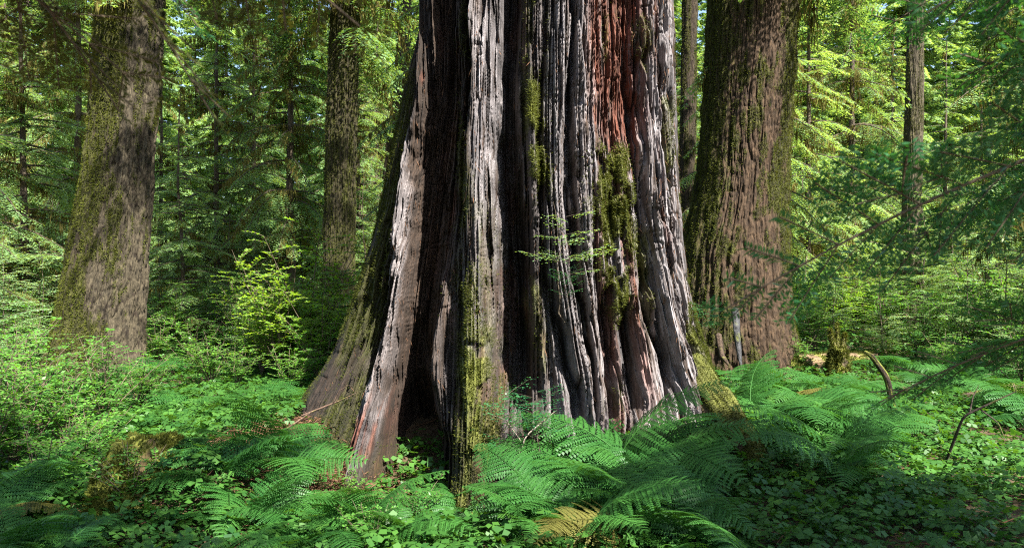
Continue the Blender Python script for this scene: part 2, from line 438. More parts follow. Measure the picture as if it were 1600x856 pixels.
    gC = sstep(738, 748, pxs) * (1 - sstep(784, 794, pxs)) * ip(py, [(0, 1), (300, .95), (420, .5), (520, .45), (700, 0)])
    gR = sstep(850, 856, pxs) * ip(py, [(0, 1), (600, 1), (690, .8), (760, .3)]) * (1 - sstep(0.985, 1.0, uu))
    gE = sstep(806, 815, pxs) * (1 - sstep(848, 856, pxs)) * 0.35 + sstep(784, 792, pxs) * (1 - sstep(806, 815, pxs)) * 0.35
    g2 = R([(350, 720), (600, 692)], 18, [(340, 0), (400, .5), (640, .4), (680, 0)])
    gray = np.clip(gA + gC + gR + gE + g2, 0, 1)
    gray = gray * sstep(0.16, 0.40, s2 * .45 + s1 * .3 + n2 * 0.45)
    wcol = wood2 + (wood - wood2) * E(sstep(0.2, 0.62, n2 * .4 + s2 * .4 + s3 * .25))
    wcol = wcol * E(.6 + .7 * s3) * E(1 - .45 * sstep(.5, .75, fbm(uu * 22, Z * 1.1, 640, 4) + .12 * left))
    col = col + (wcol - col) * E(gray)
    rr = np.clip(rot * sstep(.15, .45, s2 * .6 + n2 * .5) + sstep(920, 935, pxs) * (1 - sstep(1000, 1050, pxs)) * 0.85 * sstep(0.44, 0.62, vn(uu * 75, Z * 0.8, 84)) * ip(py, [(0, 1), (300, .8), (600, .7)])
                 + R([(560, 590), (760, 552)], 30, [(590, 0), (650, .9), (760, .9)], 3) * sstep(.42, .55, n2)
                 + 0.55 * sstep(640, 660, pxs) * sstep(0.62, 0.72, n3) * (1 - gray), 0, 1)
    rr = rr * sstep(0.22, 0.5, n2 + 0.1)
    col = col + (red * E(0.55 + 1.2 * n1) - col) * E(rr)
    mo = np.clip((1 - sstep(-14, 4, px - ip(py, A_c) + 12)) * sstep(0.40, 0.56, n3 + 0.07), 0, 1) * 0.85
    mo = mo + R(C_c, 26, [(250, 0), (400, .45), (800, .5)], 2) * sstep(0.50, 0.62, n3) + R([(0, 722), (400, 725), (600, 735)], 12, [(0, .7), (600, .7)], 2) * sstep(.4, .55, n3)
    mo = mo + R(838, 14, [(0, .7), (300, .8), (600, .5)], 2) * sstep(0.48, 0.6, n3)
    mo = mo + 0.7 * sstep(900, 1000, pxs) * sstep(0.63, 0.70, n3) * ip(py, [(0, .5), (300, 1), (600, 1)])
    mo = np.clip(mo + cl * .9 * sstep(.3,.6,n2 + cl * .2) + sstep(660, 740, py) * 0.35 * sstep(0.48, 0.6, n3), 0, 1)
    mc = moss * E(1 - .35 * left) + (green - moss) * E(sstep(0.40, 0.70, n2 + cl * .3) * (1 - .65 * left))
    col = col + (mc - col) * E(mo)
    col = col + (np.array([.060, .036, .022]) * E(.5 + n2) - col) * E(.6 * np.clip(1.2 - bw, 0, 1) * (1 - mo))
    # shade of the hollow painted into the wood colour inside it
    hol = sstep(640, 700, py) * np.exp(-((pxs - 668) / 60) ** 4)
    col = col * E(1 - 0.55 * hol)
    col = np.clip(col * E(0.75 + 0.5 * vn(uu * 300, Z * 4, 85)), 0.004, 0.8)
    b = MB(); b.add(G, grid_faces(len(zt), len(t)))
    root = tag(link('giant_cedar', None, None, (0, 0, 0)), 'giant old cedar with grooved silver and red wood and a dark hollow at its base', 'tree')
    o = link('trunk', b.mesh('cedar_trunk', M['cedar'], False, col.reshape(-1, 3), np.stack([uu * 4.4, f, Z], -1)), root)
    # moss fuzz
    Nn = surf_normals(G)
    r = np.random.default_rng(5)
    prob = np.clip(mo * 0.7 + cl * 2.5, 0, 3) * (Z < 5) * (np.sin(T) > -0.2) * (np.hypot(np.gradient(G, axis=0)[..., 0], np.gradient(G, axis=1)[..., 1]) > 0)
    pr = (prob / prob.sum()).ravel()
    idx = r.choice(pr.size, 120000, p=pr)
    mb = MB(); P = G.reshape(-1, 3)[idx] + r.normal(0, 0.004, (len(idx), 3)); Nf = Nn.reshape(-1, 3)[idx]
    fuzz(mb, P, Nf, 0.026, 0.0032, 6, np.clip(-.05 + 0.55 * cl.ravel()[idx] + r.normal(0, .22, len(idx)), 0, 1))
    link('moss', mb.mesh('cedar_moss', M['moss']), root)
    # dead bark shreds and needles caught on the wood
    pr2 = ((1 - mo) * (Z < 5) * (np.sin(T) > 0)); pr2 = (pr2 / pr2.sum()).ravel()
    idx = r.choice(pr2.size, 9000, p=pr2); n = len(idx)
    mb = MB(); P = G.reshape(-1, 3)[idx]; Nf = Nn.reshape(-1, 3)[idx]
    Dd = nrm(np.stack([r.normal(0, .25, n), r.normal(0, .2, n), -np.ones(n)], 1) + Nf * 0.15)
    mb.leaves(P + Nf * .002, Dd, nrm(np.cross(Dd, Nf)), r.uniform(.02, .10, n), r.uniform(.001, .004, n), r.random(n))
    link('bark_shreds', mb.mesh('bark_shreds', M['litter']), root)
    return root, G
cedar, cedarG = build_cedar()

def build_trunk(name, d, sil, zmax, label, seed, moss_f, pale_f, nF=420, dz=0.018, depth=0.95, amp=1.0, kf=26, nm=40000, blade=(0.035, 0.005), zlow=-0.3, cat='tree', mat='bark', barkc=(0.030, 0.021, 0.013)):
    zt = np.concatenate([np.arange(zlow, zmax, dz), np.linspace(zmax + .1, 26, 40)])
    t = np.linspace(0, 2 * math.pi, int(nF * 1.7), endpoint=False)
    Z, T = np.meshgrid(zt, t, indexing='ij')
    py = HZ + (CAMZ - Z) * FP / d
    xl = (ip(py, [(a, b) for a, b, c in sil]) - 800) / FP * d
    xr = (ip(py, [(a, c) for a, b, c in sil]) - 800) / FP * d
    xc = (xl + xr) / 2; hw = (xr - xl) / 2
    u = -np.cos(T); uu = T / math.pi
    cs, sn = np.cos(T), np.sin(T)
    wv = 0.03 * (vn(cs * 3 + 10, Z * 1.2 + sn, seed + 9) - .5)
    seam = np.minimum(T, 2 * math.pi - T)
    f = 0.05 * (vn(cs * 2.2 + 5, Z * 0.6 + sn * 2.2, seed) - 0.5)
    f = f + 0.040 * (ridged((uu + wv) * kf, Z * 1.1, seed + 1) - 0.5) + 0.022 * (ridged((uu + wv) * kf * 2.3, Z * 2.4, seed + 2) - 0.5)
    pl = np.floor(vn((uu + wv) * kf * 1.6, Z * 3.2, seed + 3) * 4) / 4
    def crk(a, b_, sd, wd):
        return np.exp(-((vn((uu + wv) * a, Z * b_, sd) - .5) / wd) ** 2)
    ck = crk(kf * 1.1, 1.3, seed + 20, .07) + .7 * crk(kf * 2, 2.6, seed + 21, .08) + .4 * crk(kf * 1.2, 7, seed + 22, .05)
    f = f - .035 * np.clip(ck, 0, 1.3)
    f = f + .02 * (fbm(uu * kf * 4, Z * 14, seed + 23, 3) - .5)
    f = f + 0.020 * (pl - .4) + 0.02 * (fbm(uu * kf * 3, Z * 9, seed + 4, 3) - .5)
    n3 = .62 * fbm(uu * 9, Z * 1.5, seed + 5, 4) + .38 * fbm(uu * 45, Z * 4, seed + 15, 3); n2 = fbm(uu * 60, Z * 17, seed + 6, 4)
    px = 800 + FP * (xc + hw * u) / d
    mo = np.clip(moss_f(u, py, n3), 0, 1)
    f = f + mo * 0.06 * (fbm(uu * 34, Z * 3.5, seed + 7, 3) - 0.3)
    f = f * amp * (1 + 0.6 * sstep(0.8, 0.0, Z)) * np.minimum(1, hw / 0.4)
    G = np.stack([xc + (hw + f) * u, d - (hw * depth + f) * np.sin(T), Z], -1)
    bark = np.array(barkc); pale = np.array([0.066, 0.055, 0.034]); moss = np.array([0.022, 0.022, 0.006]); green = np.array([0.048, 0.050, 0.010])
    def E(v): return v[..., None]
    col = bark * E(0.5 + n2)
    pa = np.clip(pale_f(u, py, n3), 0, 1) * sstep(.28, .5, n2 + .05)
    col = col + (pale * E(.7 + .6 * n2) - col) * E(pa)
    col = col + (moss + (green - moss) * E(sstep(.4, .65, n2)) - col) * E(mo)
    col = np.clip(col, .005, .8)
    b = MB(); b.add(G, grid_faces(len(zt), len(t)))
    root = tag(link(name, None), label, cat)
    link('trunk', b.mesh(name + '_trunk', M[mat], False, col.reshape(-1, 3), np.stack([uu * float(hw.mean()) * 3.1, f, Z], -1)), root)
    if nm:
        r = np.random.default_rng(seed)
        pr = mo * (Z < zmax) * (np.sin(T) > -0.25); pr = (pr / pr.sum()).ravel()
        idx = r.choice(pr.size, nm, p=pr)
        Nn = surf_normals(G).reshape(-1, 3)[idx]
        mb = MB(); fuzz(mb, G.reshape(-1, 3)[idx], Nn, blade[0], blade[1], seed + 1, down=0.5)
        link('moss', mb.mesh(name + '_moss', M['moss']), root)
    return root

left_tree = build_trunk('mossy_tree', 12.6, [(-900, 190, 262), (0, 158, 251), (100, 150, 246), (200, 143, 240), (300, 129, 233), (400, 112, 225), (500, 96, 219), (560, 84, 220), (600, 72, 228), (660, 62, 236)], 6.2,
    'leaning mossy trunk with a pale bark patch, standing alone on the left', 200,
    lambda u, py, n: sstep(0.55, -0.35, u + (n - .5) * 5.5 - .15 - sstep(300, 0, py) * .3) * .9, lambda u, py, n: sstep(-.25, .5, u + (n - .5) * 2) * .75, nm=60000)
right_tree = build_trunk('mossy_tree', 13.2, [(-900, 1140, 1235), (0, 1110, 1241), (100, 1102, 1237), (200, 1097, 1233), (280, 1091, 1229), (340, 1078, 1228), (400, 1064, 1230), (500, 1052, 1236), (570, 1045, 1247), (660, 1035, 1262)], 6.4,
    'thick brown mossy trunk standing right behind the giant cedar', 300,
    lambda u, py, n: sstep(-0.5, -1.0, u + (n - .5) * 3) + sstep(.52, .62, n) * .8 + sstep(.35, .85, u + (n - .5) * 1.6) * .7, lambda u, py, n: 0.12 + 0 * u, nm=70000, barkc=(.046, .027, .0145))
mid_tree = build_trunk('dark_tree', 18.0, [(-600, 524, 556), (0, 518, 561), (200, 512, 557), (400, 507, 552), (460, 503, 556), (560, 500, 560)], 8.4,
    'straight dark olive trunk between the left trunk and the giant cedar', 400,
    lambda u, py, n: .35 + sstep(.4, .6, n) * .5, lambda u, py, n: 0 * u + .1, nF=160, dz=.03, kf=14, nm=25000, blade=(.04, .006))
slim_tree = build_trunk('slim_tree', 19.0, [(-600, 1068, 1086), (0, 1066, 1089), (200, 1063, 1087), (300, 1060, 1084), (400, 1056, 1081), (560, 1050, 1082)], 8.6,
    'slim dark trunk seen in the gap between cedar and right trunk', 500,
    lambda u, py, n: sstep(.45, .6, n) * .6, lambda u, py, n: 0 * u + .1, nF=100, dz=.04, kf=10, nm=8000, blade=(.04, .006))
grey_tree = build_trunk('grey_tree', 19.0, [(-600, 1426, 1446), (0, 1419, 1444), (100, 1417, 1442), (200, 1414, 1441), (300, 1411, 1439), (400, 1407, 1437), (480, 1403, 1438), (560, 1400, 1442)], 8.6,
    'slender pale grey trunk among conifers at the right', 600,
    lambda u, py, n: sstep(.5, .62, n) * .6, lambda u, py, n: 0 * u + 1, nF=110, dz=.04, kf=12, nm=6000, blade=(.04, .006))
back_tree = build_trunk('leaning_tree', 24.0, [(-600, 640, 664), (100, 618, 640), (200, 607, 630), (330, 592, 616), (480, 586, 612)], 9,
    'dark leaning trunk half hidden behind the left edge of the giant cedar', 700,
    lambda u, py, n: sstep(.5, .6, n) * .6, lambda u, py, n: 0 * u + .1, nF=90, dz=.05, kf=10, nm=0)

# the long mossy root that runs from the cedar towards the lower right
def build_root(parent, pts, rad, seed, name='root', nm=15000):
    P = np.array(pts, float); n = 90
    tt = np.linspace(0, 1, len(P)); q = np.linspace(0, 1, n)
    C = np.stack([np.interp(q, tt, P[:, k]) for k in range(3)], 1)
    for k in range(3):
        C[:, k] = np.convolve(np.pad(C[:, k], 6, 'edge'), np.ones(13) / 13, 'valid')
    rr = np.interp(q, tt, rad)
    m = 72; a = np.linspace(0, 2 * math.pi, m, endpoint=False)
    Tn = nrm(np.gradient(C, axis=0)); A = nrm(np.cross(Tn, [0, 0, 1])); B = np.cross(A, Tn)
    qq, aa = np.meshgrid(q, a, indexing='ij')
    rad2 = rr[:, None] * (1 + .35 * (fbm(np.cos(aa) * 2 + 7, qq * 8 + np.sin(aa) * 2, seed, 3) - .5) + .2 * (ridged(aa * 3, qq * 4, seed + 1) - .5))
    G = C[:, None] + rad2[..., None] * (A[:, None] * np.cos(aa)[..., None] + B[:, None] * np.sin(aa)[..., None])
    n2 = fbm(aa * 6, qq * 20, seed + 2); n3 = fbm(aa * 1.5, qq * 6, seed + 3)
    mo = sstep(.35, .55, n3 + .25 * np.sin(aa))
    col = np.array([.10, .065, .04]) * (.5 + n2)[..., None]
    col = col + (np.array([.070, .075, .015]) - col) * mo[..., None]
    b = MB(); b.add(G, grid_faces(n, m))
    o = link(name, b.mesh(name, M['bark'], True, col.reshape(-1, 3), np.stack([aa * .15, 0 * aa, qq * 2], -1)), parent)
    r = np.random.default_rng(seed); pr = (mo / mo.sum()).ravel(); idx = r.choice(pr.size, nm, p=pr)
    Nn = surf_normals(G).reshape(-1, 3)[idx]
    mb = MB(); fuzz(mb, G.reshape(-1, 3)[idx], Nn * np.sign((Nn * (G.reshape(-1, 3)[idx] - np.repeat(C, m, 0)[idx])).sum(1))[:, None], .022, .003, seed)
    link('moss', mb.mesh(name + '_moss', M['moss']), o)
    return o
build_root(cedar, [at(1070, 580, 7.4), at(1122, 635, 6.7), at(1168, 700, 6.1), at(1202, 770, 5.6), at(1222, 840, 5.3)], [.20, .15, .11, .085, .05], 11)

# ------------------------------------------------------------------ vegetation generators
def conifer(seed, H, z0, rmax, nb, droop=0.12, rise=0.1, strip=(0.09, 0.014), step=0.08, moss=0.0, tr=0.12, gap=0.0, low=1.6, bw=1.0, curl=0.0):
    r = np.random.default_rng(seed)
    crown = MB(); wood = MB(); hang = MB()
    zs = np.linspace(-0.2, H, 14)
    wob = np.cumsum(r.normal(0, .02, (14, 2)), 0); wob[0] = 0
    wood.tube(np.stack([wob[:, 0], wob[:, 1], zs], 1), tr * (1 - 0.85 * zs.clip(0) / H) , 9)
    zb = np.sort(z0 + (H - z0) * r.random(nb) ** low)
    for k, zk in enumerate(zb):
        if r.random() < gap: continue
        h = (zk - z0) / (H - z0)
        L = max(0.25, rmax * (0.55 + .45 * min(1, h * 6)) * (1 - h) ** .75 * r.uniform(.65, 1.15))
        az = k * 2.39996 + r.normal(0, .35)
        o = np.array([math.cos(az), math.sin(az), 0]); s = np.array([-o[1], o[0], 0])
        ri = rise + r.normal(0, .07); dr = (droop * r.uniform(.7, 1.5)) / max(L, .8) * 1.6
        nt = max(5, int(L / step))
        t = (np.arange(nt) + r.random(nt) * .6 + 1.0) / (nt + 1); t = t[t > .12]
        q = L * t
        bend = r.normal(0, .12) * q * q / max(L, .5)
        p = np.array([0, 0, zk])[None] + o * q[:, None] + s * bend[:, None]
        p[:, 2] += ri * q - dr * q * q + curl * np.sin(q / L * 2.6) * L
        tq = np.linspace(0, L, 6); bp = np.array([0, 0, zk]) + o * tq[:, None] + s * (r.normal(0, .001) + 0 * tq)[:, None]
        bb = np.interp(tq, np.concatenate([[0], q]), np.concatenate([[0], bend]))
        bp = np.array([0, 0, zk]) + o * tq[:, None] + s * bb[:, None]; bp[:, 2] += ri * tq - dr * tq * tq
        bp[:, 2] += curl * np.sin(tq / L * 2.6) * L
        wood.tube(bp, bw * (0.010 + 0.010 * L) * (1 - .8 * tq / L), 4)
        T = nrm(o[None] + np.array([0, 0, 1])[None] * (ri - 2 * dr * q)[:, None])
        P = []; D_ = []; W_ = []; LL = []; RR = []
        for sg in (-1, 1):
            l = (L * .36 * (1 - t) ** .8 * r.uniform(.55, 1.2, len(t)) + .07).clip(.07, .75)
            d = nrm(T * .75 + s[None] * sg * r.uniform(.6, .95, (len(t), 1)) + np.array([0, 0, 1])[None] * (r.normal(-.12, .12, (len(t), 1)) - droop * .8))
            nj = int(.75 / .055)
            j = (np.arange(nj) + .5) * .055
            JJ, II = np.meshgrid(j, np.arange(len(t)))
            ok = JJ < l[II]
            JJ = JJ[ok]; II = II[ok]
            if len(II) == 0: continue
            sag = -JJ ** 2 * (droop * 1.6 + .1)
            base = p[II] + d[II] * JJ[:, None]; base[:, 2] += sag
            for s2 in (-1, 1):
                perp = nrm(np.cross(d[II], np.array([0, 0, 1.])))
                dd = nrm(d[II] * .75 + perp * s2 * .75 + r.normal(0, .12, (len(II), 3)) + np.array([0, 0, -.12]))
                up = nrm(np.array([0, 0, 1.])[None] + r.normal(0, .3, (len(II), 3)))
                ww = nrm(np.cross(dd, up))
                taper = (1 - .5 * JJ / l[II])
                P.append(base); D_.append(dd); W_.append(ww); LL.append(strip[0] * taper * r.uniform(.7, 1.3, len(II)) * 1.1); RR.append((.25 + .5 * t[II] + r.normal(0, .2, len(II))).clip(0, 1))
        if not P: continue
        P = np.concatenate(P); D_ = np.concatenate(D_); W_ = np.concatenate(W_); LL = np.concatenate(LL); RR = np.concatenate(RR)
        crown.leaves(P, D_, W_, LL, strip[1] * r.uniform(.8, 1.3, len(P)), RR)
        if moss > 0 and r.random() < moss:
            m = int(40 * L)
            tt = r.random(m) * .85 + .05; qm = L * tt
            pm = np.array([0, 0, zk]) + o * qm[:, None] + s * (r.normal(0, .10 * L, m) * (1 - tt))[:, None]
            pm[:, 2] += ri * qm - dr * qm * qm
            dm = nrm(np.stack([r.normal(0, .12, m), r.normal(0, .12, m), -np.ones(m)], 1))
            for _ in range(3):
                pj = pm + r.normal(0, .015, pm.shape)
                hang.leaves(pj, nrm(dm + r.normal(0, .06, dm.shape)), nrm(np.cross(dm, r.normal(0, 1, (m, 3)))), r.uniform(.05, .34, m), r.uniform(.006, .014, m), r.random(m), .3)
    out = [('trunk', wood.mesh('conifer_trunk', M['thin_bark'], True)), ('crown', crown)]
    return wood, crown, hang

def conifer_meshes(seed, mat='needle', **k):
    wood, crown, hang = conifer(seed, **k)
    a = wood.mesh('conifer_trunk', M['thin_bark'], True); b = crown.mesh('conifer_crown', M[mat])
    c = hang.mesh('hanging_moss', M['hang']) if hang.V else None
    return a, b, c

CON = [conifer_meshes(1, H=10, z0=.5, rmax=2.7, nb=110, droop=.22, moss=.45, low=1.0, tr=.1),
       conifer_meshes(2, H=8.5, z0=.4, rmax=2.1, nb=105, droop=.12, rise=.02, moss=.15, low=1.0, tr=.09),
       conifer_meshes(3, H=12, z0=2.0, rmax=3.0, nb=95, droop=.34, moss=.85, tr=.14, low=1.0),
       conifer_meshes(4, H=7.5, z0=.3, rmax=1.8, nb=95, droop=.14, moss=.2, tr=.07, low=1.0)]
TALL = [conifer_meshes(5, H=19, z0=.5, rmax=3.6, nb=250, droop=.2, low=1.15, strip=(.16, .03), step=.13),
        conifer_meshes(6, H=18, z0=.4, rmax=3.2, nb=240, droop=.12, low=1.15, strip=(.16, .03), step=.13),
        conifer_meshes(7, H=20, z0=1.0, rmax=3.4, nb=220, droop=.32, moss=.3, low=1.15, strip=(.16, .03), step=.13)]
SAP = [conifer_meshes(11, 'needle_pale', H=2.6, z0=.12, rmax=.9, nb=70, droop=.10, strip=(.05, .008), step=.045, tr=.016, bw=.3, rise=.35, curl=.06),
       conifer_meshes(12, 'needle_pale', H=1.7, z0=.1, rmax=.75, nb=50, droop=.15, strip=(.045, .007), step=.04, tr=.012, bw=.3, rise=.4, curl=.06),
       conifer_meshes(13, 'needle', H=3.4, z0=.2, rmax=1.1, nb=80, droop=.10, strip=(.05, .008), step=.045, tr=.025, bw=.3, rise=.3, curl=.06)]

def plant_tree(name, meshes, x, y, sc, rz, label, cat, group, z=None):
    root = tag(link(name, None, None, (x, y, gz(x, y) if z is None else z), (0, 0, rz), sc), label, cat, group)
    link('trunk', meshes[0], root); link('crown', meshes[1], root)
    if meshes[2] is not None: link('hanging_moss', meshes[2], root)
    return root

for root, x, y, z, v, sc, rz in [(cedar, .2, 8.3, 5.5, 2, 1.35, 1.0), (right_tree, 5.0, 13.3, 3.2, 2, 1.2, 2.0), (left_tree, -6.0, 12.7, 5.2, 0, 1.15, .5), (mid_tree, -3.8, 18, 3.2, 2, 1.5, .5)]:  # crowns above the view, added to throw dappled shade on the trunks
    link('crown', CON[v][1], root, (x, y, z), (0, 0, rz), sc)
    link('hanging_moss', CON[v][2], root, (x, y, z), (0, 0, rz), sc)

def region(px):
    if px < 95: return 'left of the leaning trunk'
    if px < 500: return 'between leaning and olive trunks'
    if px < 640: return 'between olive trunk and cedar'
    if px < 1080: return 'behind the giant cedar'
    if px < 1240: return 'behind the right trunk'
    if px < 1410: return 'between right and grey trunks'
    return 'right of the grey trunk'
ORD = ['first', 'second', 'third', 'fourth', 'fifth', 'sixth', 'seventh', 'eighth', 'ninth', 'tenth', 'eleventh', 'twelfth', 'thirteenth', 'fourteenth', 'fifteenth', 'sixteenth', 'seventeenth', 'eighteenth', 'nineteenth', 'twentieth']
def label_rows(items, text):
    """items: (object, px) - text gives (adjective) ; numbers them from the left inside each gap between the big trunks"""
    byr = {}
    for o, px in items: byr.setdefault(region(px), []).append((px, o))
    for rg, l in byr.items():
        l.sort(key=lambda a: a[0])
        for i, (px, o) in enumerate(l):
            if len(l) == 1: o['label'] = text + ', ' + rg
            else: o['label'] = ORD[min(i, 19)] + ' ' + text + ' from left, ' + rg

# conifer rows
rg = np.random.default_rng(77)
near_c = [(42, 15.5, 1, 1.0), (-70, 14.5, 0, .9), (288, 16.5, 3, .75), (340, 21, 0, 1.0), (452, 20, 2, .9), (250, 24, 1, 1), (395, 26, 0, 1.05), (560, 23, 0, .9), (640, 27, 1, 1), (590, 30, 2, 1),
          (1110, 24, 1, 1), (1262, 19, 0, .95), (1330, 24, 2, 1), (1395, 27, 0, 1), (1475, 21, 1, .9), (1545, 18, 3, .9), (722, 12.0, 2, .72), (1185, 16.5, 2, .8), (1650, 12, 2, .8), (1620, 22, 0, 1), (1075, 29, 0, 1), (1200, 30, 3, 1.1), (120, 22, 2, 1), (10, 23, 0, 1)]
items = []
for px, d, v, sc in near_c:
    x = (px - 800) / FP * d
    o = plant_tree('conifer', CON[v], x, d, sc, float(rg.random() * 6.28), 'x', 'tree', 'conifers standing behind the big trunks')
    items.append((o, px))
label_rows(items, 'drooping conifer of the nearer row')
items = []
for i in range(34):
    d = float(rg.uniform(36, 46)); px = -160 + i * 1920 / 33 + float(rg.normal(0, 18))
    if 700 < px < 1030: continue
    x = (px - 800) / FP * d
    o = plant_tree('conifer', TALL[int(rg.integers(0, 3))], x, d, float(rg.uniform(.9, 1.15)), float(rg.random() * 6.28), 'x', 'tree', 'tall conifers far back in the wood')
    items.append((o, px))
label_rows(items, 'tall conifer of the far row')
# far-off wood: one mass
far = MB()
def add_mesh(dst, me, x, y, z, sc, rz):
    n = len(me.vertices); V = np.empty(n * 3, np.float32); me.vertices.foreach_get('co', V); V = V.reshape(-1, 3) * sc
    c, s = math.cos(rz), math.sin(rz)
    V = np.stack([V[:, 0] * c - V[:, 1] * s + x, V[:, 0] * s + V[:, 1] * c + y, V[:, 2] + z], 1)
    F = np.empty(len(me.loops), np.int32); me.loops.foreach_get('vertex_index', F)
    R = np.empty(n, np.float32); me.attributes['rnd'].data.foreach_get('value', R)
    dst.add(V, F.reshape(-1, 4), R)
lite = [conifer(31, H=26, z0=.3, rmax=3.6, nb=240, low=1.0, droop=.2, strip=(.26, .06), step=.2)[1].mesh('lite', M['needle']), conifer(32, H=24, z0=.3, rmax=3.2, nb=240, low=1.0, droop=.12, strip=(.26, .06), step=.2)[1].mesh('lite', M['needle'])]
for i in range(74):
    d = float(rg.uniform(48, 72)); px = -150 + i * 1900 / 73 + float(rg.normal(0, 20)); x = (px - 800) / FP * d
    add_mesh(far, lite[i % 2], x, d, gz(x, d), float(rg.uniform(.95, 1.3)), float(rg.random() * 6.28))
tag(link('far_woods', far.mesh('far_woods', M['needle'])), 'mass of conifers closing the view at the very back', 'woods', kind='stuff')

# ---- leafy bushes
def bush(seed, H, R, nst, leaf, mat, spread=.5, tw=9, mossy=False):
    r = np.random.default_rng(seed); wood = MB(); fol = MB()
    P = []; D = []
    for i in range(nst):
        az = r.random() * 6.28; lean = r.uniform(.1, 1) * R
        h = H * r.uniform(.55, 1.0)
        q = np.linspace(0, 1, 7)
        wx = np.cumsum(r.normal(0, .02 * H, 7)); wy = np.cumsum(r.normal(0, .02 * H, 7))
        pts = np.stack([math.cos(az) * lean * q ** 1.4 + wx * q, math.sin(az) * lean * q ** 1.4 + wy * q, h * q], 1)
        wood.tube(pts, .007 * H * (1.1 - q) + .0015, 4)
        for k in range(tw):
            s = r.uniform(.25, 1.0); p0 = np.array([np.interp(s, q, pts[:, c]) for c in range(3)])
            a2 = r.random() * 6.28; l = H * r.uniform(.15, .38) * (1.25 - s * .6)
            d0 = nrm(np.array([math.cos(a2), math.sin(a2), r.uniform(.1, .8)]))
            m = max(4, int(l / (leaf * .62))); qs = np.linspace(0, 1, m)
            tp = p0 + d0 * l * qs[:, None] - np.array([0, 0, 1]) * (l * .22 * qs ** 2)[:, None]
            wood.tube(tp[::max(1, m // 4)], .0015 * H + .0006, 3)
            side = nrm(np.cross(d0, [0, 0, 1.]))
            for sg in (-1, 1):
                n = m
                dd = nrm(d0[None] * .6 + side[None] * sg + r.normal(0, .22, (n, 3)) + np.array([0, 0, r.uniform(-.25, .15)]))
                up = nrm(np.array([0, 0, 1.])[None] + r.normal(0, .28, (n, 3)))
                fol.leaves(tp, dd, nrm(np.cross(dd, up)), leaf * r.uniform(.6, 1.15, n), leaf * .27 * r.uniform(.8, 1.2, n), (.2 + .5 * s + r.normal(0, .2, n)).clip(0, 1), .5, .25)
    return wood.mesh('stems', M['twig'], True), fol.mesh('foliage', M[mat])

BUSH = [bush(41, 1.15, .75, 13, .050, 'shrub'), bush(42, .9, .6, 12, .042, 'shrub'), bush(43, 1.5, .9, 13, .055, 'shrub', tw=12), bush(44, 1.3, .75, 13, .045, 'shrub_y', tw=15), bush(45, .55, .5, 10, .040, 'shrub')]
def plant_bush(v, x, y, sc, label=None, cat='bush', group='leafy bushes of the undergrowth'):
    root = tag(link('leafy_bush', None, None, (x, y, gz(x, y)), (0, 0, float(rg.random() * 6.28)), sc), label, cat, group)
    link('stems', BUSH[v][0], root); link('foliage', BUSH[v][1], root)
    return root
near_b = [(25, 6.6, 0, .95), (105, 7.2, 1, 1.0), (60, 7.8, 0, 1), (160, 8.6, 0, .9), (215, 9.4, 1, .85), (-30, 6.2, 2, .8), (30, 9.5, 0, 1.0), (140, 6.6, 4, 1.0), (70, 5.7, 4, 1.1), (-40, 7.6, 0, 1.1)]
items = []
for px, d, v, sc in near_b:
    items.append((plant_bush(v, (px - 800) / FP * d, d, sc), px))
for i, (o, px) in enumerate(sorted(items, key=lambda a: a[1])):
    o['label'] = ORD[i] + ' green huckleberry bush from the left, in front of the leaning trunk'
items = []
mid_b = [(330, 11.3, 1, .95), (370, 10.8, 1, .7), (300, 12.6, 0, .9), (250, 13.5, 0, .9), (450, 10.2, 1, .8), (440, 11.6, 3, 1.5), (478, 12, 3, 1.8), (500, 11.0, 3, 1.2), (530, 11.6, 3, 1.1), (410, 12.4, 3, 1.2), (455, 13.2, 2, 1.1), (395, 14, 0, 1.1), (510, 10.8, 0, .9), (520, 12.8, 0, 1), (545, 14.5, 2, 1),
         (270, 16, 2, 1), (340, 17, 2, 1.1), (430, 17, 2, 1.2), (500, 16, 2, 1.0), (570, 15.5, 0, 1), (20, 13, 2, 1), (60, 16, 2, 1.1), (-20, 15, 2, 1.2), (120, 18, 2, 1.1), (200, 18, 2, 1.0),
         (1270, 15, 2, .9), (1300, 17, 3, 1.3), (1330, 18.5, 3, 1.6), (1290, 20, 3, 1.8), (1380, 17.5, 2, 1.2), (1250, 18, 2, 1.4), (1350, 21, 3, 1.6), (1460, 16, 2, 1), (1500, 14, 0, 1.1), (1560, 13, 2, 1.2), (1530, 17, 2, 1.4), (1590, 16, 2, 1.3), (1640, 13, 2, 1.2), (1430, 14.5, 0, .8), (1600, 10, 0, 1.0), (1130, 17, 2, 1.1),
         (1250, 12.6, 1, .7), (1475, 12, 1, .8)]
for px, d, v, sc in mid_b:
    items.append((plant_bush(v, (px - 800) / FP * d, d, sc), px))
label_rows(items, 'middle-ground leafy bush')
items = []
for i in range(46):
    d = float(rg.uniform(19, 30)); px = -60 + i * 1720 / 45 + float(rg.normal(0, 15))
    if 640 < px < 1040: continue
    items.append((plant_bush(int(rg.choice([0, 2, 2, 3])), (px - 800) / FP * d, d, float(rg.uniform(1.0, 1.8)), group='bushes at the foot of the far conifers'), px))
label_rows(items, 'far bush under the conifers')

